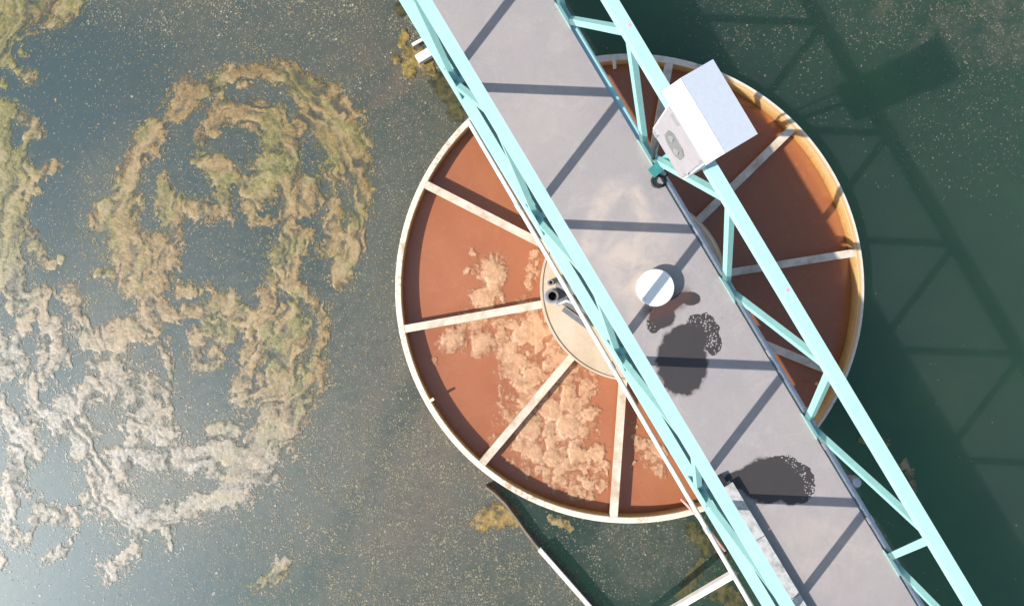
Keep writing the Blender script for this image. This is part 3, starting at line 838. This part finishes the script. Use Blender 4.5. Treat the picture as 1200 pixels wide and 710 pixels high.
def foam_fn(X, Y):
    wx = X + 6 * (fbm(X / 8, Y / 8, 303) - .5) * 2; wy = Y + 6 * (fbm(X / 8, Y / 8, 313) - .5) * 2
    F = np.full(X.shape, -9.0)
    for s in FO: F = np.maximum(F, 1.0 - seg_dist(wx, wy, [(p[0], p[1], p[2] * 1.05) for p in s]))
    r2 = np.random.default_rng(77)
    H = np.zeros(X.shape); tone = np.zeros(X.shape)
    big = [(577,318,18,16),(567,350,15,15),(531,396,15,17),(563,401,15,16),(545,374,12,9),(612,392,13,12),(634,386,14,11),(608,424,12,11),(600,408,9,9),(648,412,14,12),(624,440,13,14),(604,446,11,10),(690,480,16,14),(646,480,18,14),(632,462,12,10),(664,500,16,17),(620,500,15,18),(648,536,14,12),(676,530,13,15),(690,566,10,12),(706,572,9,9),(612,470,10,9),(664,440,13,12)]
    lumps = [(x, y, rx * .9, ry * .9, .85) for x, y, rx, ry in big]
    for _ in range(1100):
        x = r2.uniform(505, 785); y = r2.uniform(290, 590); r = r2.gamma(2.0, 1.5) + 2.0
        r = min(r, 10); lumps.append((x, y, r * r2.uniform(.8, 1.2), r * r2.uniform(.8, 1.25), .75))
    for x, y, rx, ry, w in lumps:
        sel = (np.abs(X - x) < rx) & (np.abs(Y - y) < ry)
        d = ((wx[sel] - x) / rx) ** 2 + ((wy[sel] - y) / ry) ** 2
        v = np.sqrt(np.clip(1 - d, 0, 1)) * min(rx, ry) * w
        up = v > H[sel]
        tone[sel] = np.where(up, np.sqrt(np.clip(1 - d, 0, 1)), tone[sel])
        H[sel] = np.maximum(H[sel], v)
    g = fbm(X / 3.2, Y / 3.2, 321, 3)
    big2 = fbm(X / 14, Y / 14, 350, 3)
    D = np.minimum(F, .6) * 1.25 - .55 * (g - .42) * 2 + .022 * H - .9 * (big2 - .45)
    right = sstep(655, 700, X)
    D = D - .28 * right * (vnoise(X / 3.4, Y / 3.4, 335) > .5)
    # a broken, bubbly fringe
    e = sstep(-.3, .3, D)
    h = -.002 + e * (.0035 + .0012 * H + .005 * g + .003 * vnoise(X / 1.7, Y / 1.7, 340))
    return D > -.35, h, {'crease': tone, 'dens': np.clip(D, -.4, 1.2)}
foam = grid_mesh('foam', 500, 800, 285, 600, 1.1, .016, foam_fn, M['foam'])
tag(foam, 'lumpy tan foam floating on the rust brown liquor', 'foam', kind='stuff')

# ------------------------------------------------------------------ the truss footbridge
T0, T1 = -6.7, 7.4
NL, NR = .604, 1.797
ZB, ZT = 1.40, 2.675
bridge = empty('truss_footbridge', B(0, 1.2, 0), 'mint green steel truss footbridge with grey walkway crossing over the round well', 'footbridge')
def bar(name, p0, p1, w, h, m, parent=bridge, bev=.006, roll=0.0, up=(0, 0, 1)):
    bm = bmesh.new(); add_box(bm, p0, p1, w, h, up, roll)
    return from_bm(name, bm, m, parent, False, bev)
for n in (NL, NR):
    bar('bottom_chord', B(T0, n, ZB), B(T1, n, ZB), .102, .10, M['mint'])
    bar('top_chord', B(T0, n, ZT), B(T1, n, ZT), .090, .09, M['mint'])
bar('deck_bearer', B(T0, .700, 1.345), B(T1, .700, 1.345), .086, .012, M['mint_side'], bev=.002)
P = 1.472; TB0 = -.555
k0, k1 = -4, 5
for n, s in ((NL, 1), (NR, -1)):
    for k in range(k0, k1):
        b0 = TB0 + P * k; tp = b0 + P / 2; b1 = b0 + P
        for (ta, tb) in ((b0, tp), (b1, tp)):
            sgn = 1 if tb > ta else -1
            pa = B(ta + sgn * .035, n, ZB + .052); pb = B(tb - sgn * .035, n, ZT - .047)
            bar('diagonal_brace', pa, pb, .060, .052, M['mint_side'], up=NV)
    for k in range(k0, k1 + 1):
        b0 = TB0 + P * k
        # gusset plate welded on the walkway-facing side of each lower node
        y = NL - .030 if n == NL else NR - .030
        bm = bmesh.new()
        poly = [(-.17, 0), (.17, 0), (.07, .15), (-.07, .15)]
        fa = [bm.verts.new(B(b0 + t, y - .004, ZB + .051 + z)) for t, z in poly]
        fb = [bm.verts.new(B(b0 + t, y + .004, ZB + .051 + z)) for t, z in poly]
        bm.faces.new(fa); bm.faces.new(fb[::-1])
        for i in range(4): bm.faces.new((fa[i], fb[i], fb[(i + 1) % 4], fa[(i + 1) % 4]))
        from_bm('gusset_plate', bm, M['mint_side'], bridge)
        if n == NL:
            bar('cross_joist', B(b0, NL + .052, ZB - .005), B(b0, NR - .052, ZB - .005), .06, .08, M['mint_side'])

# walkway plate with wet patches, dried spill
D0, D1 = .735, 1.768
def build_deck():
    ts = np.arange(T0, T1 + .02, .025); ns = np.linspace(D0, D1, 46)
    Tg, Ng = np.meshgrid(ts, ns, indexing='ij')
    zt, zb = 1.492, 1.454
    X3 = U.x * Tg + NV.x * Ng; Y3 = U.y * Tg + NV.y * Ng
    k = (CAM_Z - zt) / FPX
    PX = X3 / k + 600; PY = 355 - Y3 / k
    def ell(x, y, rx, ry): return np.hypot((PX - x) / rx, (PY - y) / ry)
    def soft(d): return np.clip(1 - d * .5, 0, 1)      # .5 on the outline
    wet = np.maximum.reduce([soft(ell(799, 424, 29, 39)), soft(ell(806, 396, 22, 16)), soft(ell(900, 563, 33, 26)), soft(ell(872, 562, 24, 11)), soft(ell(810, 350, 11, 8)), soft(ell(776, 370, 15, 14)), soft(ell(928, 572, 14, 20)), soft(seg_dist(PX, PY, [(772, 368, 7), (800, 348, 6)]))])
    fr = np.maximum.reduce([soft(ell(822, 388, 21, 21)), soft(ell(836, 402, 10, 14)), soft(ell(938, 566, 17, 24)), soft(ell(766, 380, 9, 10)), soft(ell(916, 545, 22, 12))])
    brown = np.clip(1.6 - seg_dist(PX, PY, [(764, 366, 9), (782, 358, 12), (800, 346, 9)]), 0, 1)
    sm = np.maximum.reduce([np.clip(1.5 - seg_dist(PX, PY, [(690, 290, 10), (700, 250, 11), (716, 222, 11), (742, 224, 9), (758, 262, 9)]), 0, 1),
                            np.clip(1.6 - ell(742, 305, 36, 42), 0, 1) * .95, np.clip(1.5 - ell(752, 352, 22, 30), 0, 1) * .7,
                            np.clip(1.5 - ell(960, 640, 60, 50), 0, 1) * .35, np.clip(1.5 - ell(640, 130, 50, 60), 0, 1) * .2])
    nt_, nn = Tg.shape; idx = np.arange(nt_ * nn).reshape(nt_, nn)
    top = np.stack([X3, Y3, np.full_like(X3, zt)], -1).reshape(-1, 3)
    f = [tuple(r) for r in np.stack([idx[:-1, :-1].ravel(), idx[1:, :-1].ravel(), idx[1:, 1:].ravel(), idx[:-1, 1:].ravel()], 1).tolist()]
    b = len(top); cor = [idx[0, 0], idx[-1, 0], idx[-1, -1], idx[0, -1]]
    low = [(top[i][0], top[i][1], zb) for i in cor]
    co = list(map(tuple, top)) + low
    f.append((b + 3, b + 2, b + 1, b))
    ed = [list(idx[:, 0]), list(idx[-1, :]), list(idx[::-1, -1]), list(idx[0, ::-1])]
    for i, e in enumerate(ed):
        f.append(tuple(int(v) for v in e[::-1]) + (b + i, b + (i + 1) % 4))
    me = bpy.data.meshes.new('walkway_plate'); me.from_pydata(co, [], f)
    for an, av in (('wet', wet), ('fringe', fr), ('brown', brown), ('smudge', sm)):
        a = me.attributes.new(an, 'FLOAT', 'POINT'); a.data.foreach_set('value', np.concatenate([av.ravel(), np.zeros(4)]).astype(np.float32))
    me.update()
    return finish('walkway_plate', me, M['deck'], bridge)
build_deck()

# ------------------------------------------------------------------ things fixed to or standing on the bridge
def conduit(name, pts, r, m, label, joints=()):
    bm = bmesh.new(); add_tube(bm, pts, r, 14)
    o = from_bm(name, bm, m, None, True); o.data.set_sharp_from_angle(angle=.8)
    tag(o, label, 'conduit')
    for p, d in joints:
        bm = bmesh.new(); add_tube(bm, [p - d * .035, p + d * .035], r + .008, 14)
        j = from_bm('coupling', bm, M['galv'], o, True); j.data.set_sharp_from_angle(angle=.8)
    return o
zc = ZB + .05 + .024
cp = lambda t: B(t, NR + .017, zc)
conduit('cable_conduit', [B(-.42, NR + .02, zc + .05), B(-.36, NR, zc + .01), cp(-.30), cp(T1 - .2)], .0235, M['galv'],
        'galvanised conduit running along the right edge of the walkway', [(cp(t), U) for t in (.30, 1.62, 2.62, 3.42, 4.9)])
q = [at(549, 141, 1.30), at(552, 147, 1.27)] + [at(552 + (881 - 552) * f, 147 + (710 - 147) * f, 1.27) for f in (.2, .4, .6, .8, 1.0, 1.3)]
conduit('water_pipe', q, .024, M['white'], 'thin white pipe hung along the outer left side of the bridge',
        [(at(552 + 329 * f, 147 + 563 * f, 1.27), (q[-1] - q[2]).normalized()) for f in (.17, .5, .84)])

# conduit box below the pipe
bm = bmesh.new(); add_lathe(bm, tuple(B(3.07, NR + .085, 0))[:2], [(0, 1.36), (.05, 1.36), (.055, 1.40), (.055, 1.46), (.035, 1.49), (0, 1.50)], 20)
o = from_bm('junction_box', bm, M['galv'], None, True); o.data.set_sharp_from_angle(angle=.6)
tag(o, 'small round grey junction box outside the right chord of the bridge', 'junction box')

# long shallow tray with hinged covers, lower left of the walkway
tr = empty('cable_tray', B(3.2, .80, 1.492), 'dirty white cable tray lying along the left side of the walkway', 'cable tray')
tA, tBt = 2.44, T1 - .1
bm = bmesh.new(); add_box(bm, B(tA, .815, 1.528), B(tBt, .815, 1.528), .125, .068); from_bm('trough', bm, M['tray'], tr, False, .006)
edges = [tA - .01, 3.0, 3.62, 4.25, 5.1, 6.0, tBt + .01]
for a, b in zip(edges[:-1], edges[1:]):
    bm = bmesh.new(); add_box(bm, B(a + .004, .818, 1.572), B(b - .004, .818, 1.572), .135, .014); from_bm('cover', bm, M['tray'], tr, False, .004)
bm = bmesh.new(); add_box(bm, B(tA - .10, .79, 1.53), B(tA - .012, .79, 1.53), .10, .07); from_bm('end_fitting', bm, M['black'], tr, False, .01)

# white lidded bucket
bc = at(768.5, 337, 1.62)
bk = empty('bucket', (bc.x, bc.y, 1.492), 'round white lidded bucket standing on the grey walkway', 'bucket')
bm = bmesh.new(); add_lathe(bm, (bc.x, bc.y), [(0, 1.494), (.162, 1.494), (.160, 1.59), (0, 1.59)], 48)
o = from_bm('body', bm, M['bucket'], bk, True); o.data.set_sharp_from_angle(angle=.6)
bm = bmesh.new(); add_lathe(bm, (bc.x, bc.y), [(.155, 1.592), (.168, 1.592), (.170, 1.612), (.164, 1.622), (.150, 1.624), (.146, 1.619), (0, 1.622)], 56)
o = from_bm('lid', bm, M['lid'], bk, True); o.data.set_sharp_from_angle(angle=.5)

# control cabinet clamped to the right top chord
cab = empty('control_cabinet', B(-.32, 1.68, 2.60), 'white control cabinet with overhanging hood on the right truss', 'cabinet')
t0, t1 = -.605, -.118
def prism_tn(name, prof, ta, tb, m, parent, bev=.006):
    bm = bmesh.new()
    a = [bm.verts.new(B(ta, n, z)) for n, z in prof]; b = [bm.verts.new(B(tb, n, z)) for n, z in prof]
    bm.faces.new(a[::-1]); bm.faces.new(b)
    for i in range(len(prof)): bm.faces.new((a[i], a[(i + 1) % len(prof)], b[(i + 1) % len(prof)], b[i]))
    return from_bm(name, bm, m, parent, False, bev)
body = prism_tn('body', [(1.595, 2.62), (1.748, 2.62), (1.748, 3.62), (1.52, 3.62)], t0 + .02, t1 - .01, M['cabinet'], cab)
# hood: bright front lip, then the flat roof sheet
prism_tn('hood', [(1.448, 3.630), (1.560, 3.700), (1.560, 3.678), (1.455, 3.608)], t0 - .03, t1 + .005, M['cabinet'], cab, .003)
prism_tn('roof_sheet', [(1.563, 3.698), (1.800, 3.672), (1.800, 3.625), (1.563, 3.625)], t0 - .032, t1 + .007, M['roofsheet'], cab, .003)
def on_front(t, f, off):
    n = 1.595 + (1.52 - 1.595) * f - off; z = 2.62 + f * 1.0
    return B(t, n, z)
def front_plate(name, tf, m, parent, off0, off1, bev=.004):
    bm = bmesh.new()
    a = [bm.verts.new(on_front(t, f, off0)) for t, f in tf]; b = [bm.verts.new(on_front(t, f, off1)) for t, f in tf]
    bm.faces.new(a); bm.faces.new(b[::-1])
    for i in range(len(tf)): bm.faces.new((a[i], b[i], b[(i + 1) % len(tf)], a[(i + 1) % len(tf)]))
    return from_bm(name, bm, m, parent, False, bev)
door = front_plate('door', [(t0 + .04, .03), (t1 - .03, .03), (t1 - .03, .93), (t0 + .04, .93)], M['door'], cab, .002, .020)
def octo(tc, fc, a, b, c=.35): return [(tc - a, fc - b * (1 - c)), (tc - a * (1 - c), fc - b), (tc + a * (1 - c), fc - b), (tc + a, fc - b * (1 - c)), (tc + a, fc + b * (1 - c)), (tc + a * (1 - c), fc + b), (tc - a * (1 - c), fc + b), (tc - a, fc + b * (1 - c))]
win = front_plate('window', octo(-.36, .40, .105, .135, .45), M['window'], door, .021, .027)
for dt, a_, b_, f_ in ((-.048, .022, .045, .44), (.040, .026, .05, .38)):
    front_plate('dial', octo(-.36 + dt, f_, a_, b_, .5), M['glint'], win, .0275, .034)
front_plate('latch', [(t0 + .06, .08), (t0 + .10, .08), (t0 + .10, .17), (t0 + .06, .17)], M['galv'], door, .021, .036)
for tt in (t0 + .06, t1 - .04):
    bm = bmesh.new(); add_box(bm, B(tt, 1.70, 2.575), B(tt, 1.86, 2.575), .05, .08); from_bm('clamp', bm, M['mint_side'], cab, False, .005)
bar('support_arm', at(763, 204, 1.60), at(789, 181, 1.66), .095, .085, M['mint_bright'], cab)
bar('support_post', at(786, 184, 1.62) , B(-.36, 1.66, 2.60), .05, .05, M['mint_side'], cab, up=NV)

for f_ in (.22, .76):
    front_plate('hinge', [(t1 - .045, f_), (t1 - .022, f_), (t1 - .022, f_ + .09), (t1 - .045, f_ + .09)], M['galv'], door, .021, .034)
front_plate('nameplate', [(-.52, .72), (-.43, .72), (-.43, .79), (-.52, .79)], M['galv'], door, .021, .024)
bm = bmesh.new(); add_tube(bm, [B(-.50, 1.67, 2.60), B(-.51, 1.67, 2.35), B(-.50, 1.72, 1.95), B(-.46, 1.77, 1.62)], .014, 10); from_bm('cable', bm, M['black'], cab, True)
# pink paint marks on the top chord
for px, py in ((737.5, 30), (923, 340)):
    c = at(px, py, ZT + .046); bm = bmesh.new(); add_lathe(bm, (c.x, c.y), [(0, ZT + .0455), (.016, ZT + .0455), (.014, ZT + .0475), (0, ZT + .0475)], 14)
    from_bm('paint_mark', bm, M['pink'], bridge)

# coiled black cable beside the cabinet foot
def coil():
    c = at(771.5, 213, 1.51); pts = []
    for i in range(0, 75):
        a = i / 25 * 2 * math.pi; r = .062 + .006 * math.sin(i * .9)
        pts.append((c.x + r * math.cos(a), c.y + .85 * r * math.sin(a), 1.506 + .012 * i / 25))
    e = at(779, 208, 1.56)
    pts += [tuple(Vector(pts[-1]).lerp(e, .5) + Vector((0, 0, .03))), tuple(e), tuple(at(786, 200, 1.66))]
    bm = bmesh.new(); add_tube(bm, pts, .0085, 8)
    o = from_bm('cable_coil', bm, M['black'], None, True)
    tag(o, 'small coil of black cable on the walkway edge below the cabinet', 'cable')
coil()

# ------------------------------------------------------------------ scum baffle in the water, its stay, pipe stubs
bf = empty('scum_baffle', at(632, 645, 0), 'narrow weathered baffle plate standing in the water below the well', 'baffle')
pl = [(569, 571), (580, 579), (592, 591), (604, 607), (616, 624), (634, 647), (664, 681), (694, 714), (724, 749), (760, 790)]
bm = bmesh.new()
fl = [at(x, y, .12) for x, y in pl]
for sgn in (0,):
    prev = None
    for i, p in enumerate(fl):
        d = (fl[min(i + 1, len(fl) - 1)] - fl[max(i - 1, 0)]).normalized(); s = Vector((-d.y, d.x, 0)) * .011
        vs = [bm.verts.new((p.x - s.x, p.y - s.y, -.3)), bm.verts.new((p.x + s.x, p.y + s.y, -.3)), bm.verts.new((p.x + s.x, p.y + s.y, .12)), bm.verts.new((p.x - s.x, p.y - s.y, .12))]
        if prev:
            for i2 in range(4): bm.faces.new((prev[i2], prev[(i2 + 1) % 4], vs[(i2 + 1) % 4], vs[i2]))
        else: bm.faces.new(vs[::-1])
        prev = vs
    bm.faces.new(prev)
from_bm('plate', bm, M['baffle'], bf)
bm = bmesh.new(); add_box(bm, at(632, 643, .145), at(760, 788.5, .145), .048, .046); from_bm('rail', bm, M['white'], bf, False, .006)
st = bmesh.new(); add_box(st, at(861, 671, 1.24), at(722, 752, .20), .058, .058); o = from_bm('stay', st, M['white'], None, False, .006)
tag(o, 'white steel stay sloping from the bridge down to the baffle', 'stay')
st = bmesh.new(); add_box(st, at(489, 71, .10), at(545, 37, .10), .10, .075); o = from_bm('pipe_stub', st, M['white'], None, False, .03)
tag(o, 'thick white stub poking out of yellow scum by the bridge', 'pipe stub')
st = bmesh.new(); add_tube(st, [at(483, 53, .08), at(530, 27, .08)], .018, 12); o = from_bm('support_rod', st, M['white'], None, True)
tag(o, 'thin white rod just above the thick white stub by the bridge', 'rod')
st = bmesh.new(); add_tube(st, [at(798, 584, .42), at(806, 592, .44), at(824, 612, .46), at(850, 645, .46)], .017, 12); o = from_bm('drain_pipe', st, M['rust_rod'], None, True)
tag(o, 'thin pinkish pipe end over the lower rim of the well', 'pipe')

# ------------------------------------------------------------------ light, sky, camera
AZ = math.radians(23.5); EL = math.radians(42.6)
L = Vector((math.cos(AZ) * math.cos(EL), math.sin(AZ) * math.cos(EL), -math.sin(EL)))
sd = bpy.data.lights.new('sun', 'SUN'); sd.energy = 4.0; sd.angle = math.radians(.55); sd.color = (1, .955, .89)
so = bpy.data.objects.new('sun', sd); COL.objects.link(so); so.rotation_euler = L.to_track_quat('-Z', 'Y').to_euler(); so.location = (-8, -4, 12)
w = bpy.data.worlds.new('World'); S.world = w; w.use_nodes = True
nt = w.node_tree; bg = nt.nodes['Background']
sky = nt.nodes.new('ShaderNodeTexSky'); sky.sky_type = 'NISHITA'; sky.sun_disc = False
sky.sun_elevation = EL; sky.sun_rotation = math.atan2(-L.x, -L.y)
sky.air_density = 1.0; sky.dust_density = 1.5; sky.ozone_density = 1.0
nt.links.new(sky.outputs[0], bg.inputs[0]); bg.inputs[1].default_value = .115

cd = bpy.data.cameras.new('camera'); cd.sensor_width = 36; cd.lens = 24.0; cd.clip_end = 2000; cd.clip_start = .1
co_ = bpy.data.objects.new('camera', cd); COL.objects.link(co_); co_.location = (0, 0, CAM_Z)
S.camera = co_
S.render.engine = 'CYCLES'
S.view_settings.view_transform = 'Standard'; S.view_settings.look = 'None'; S.view_settings.exposure = .48; S.view_settings.gamma = 1
S.cycles.use_denoising = True
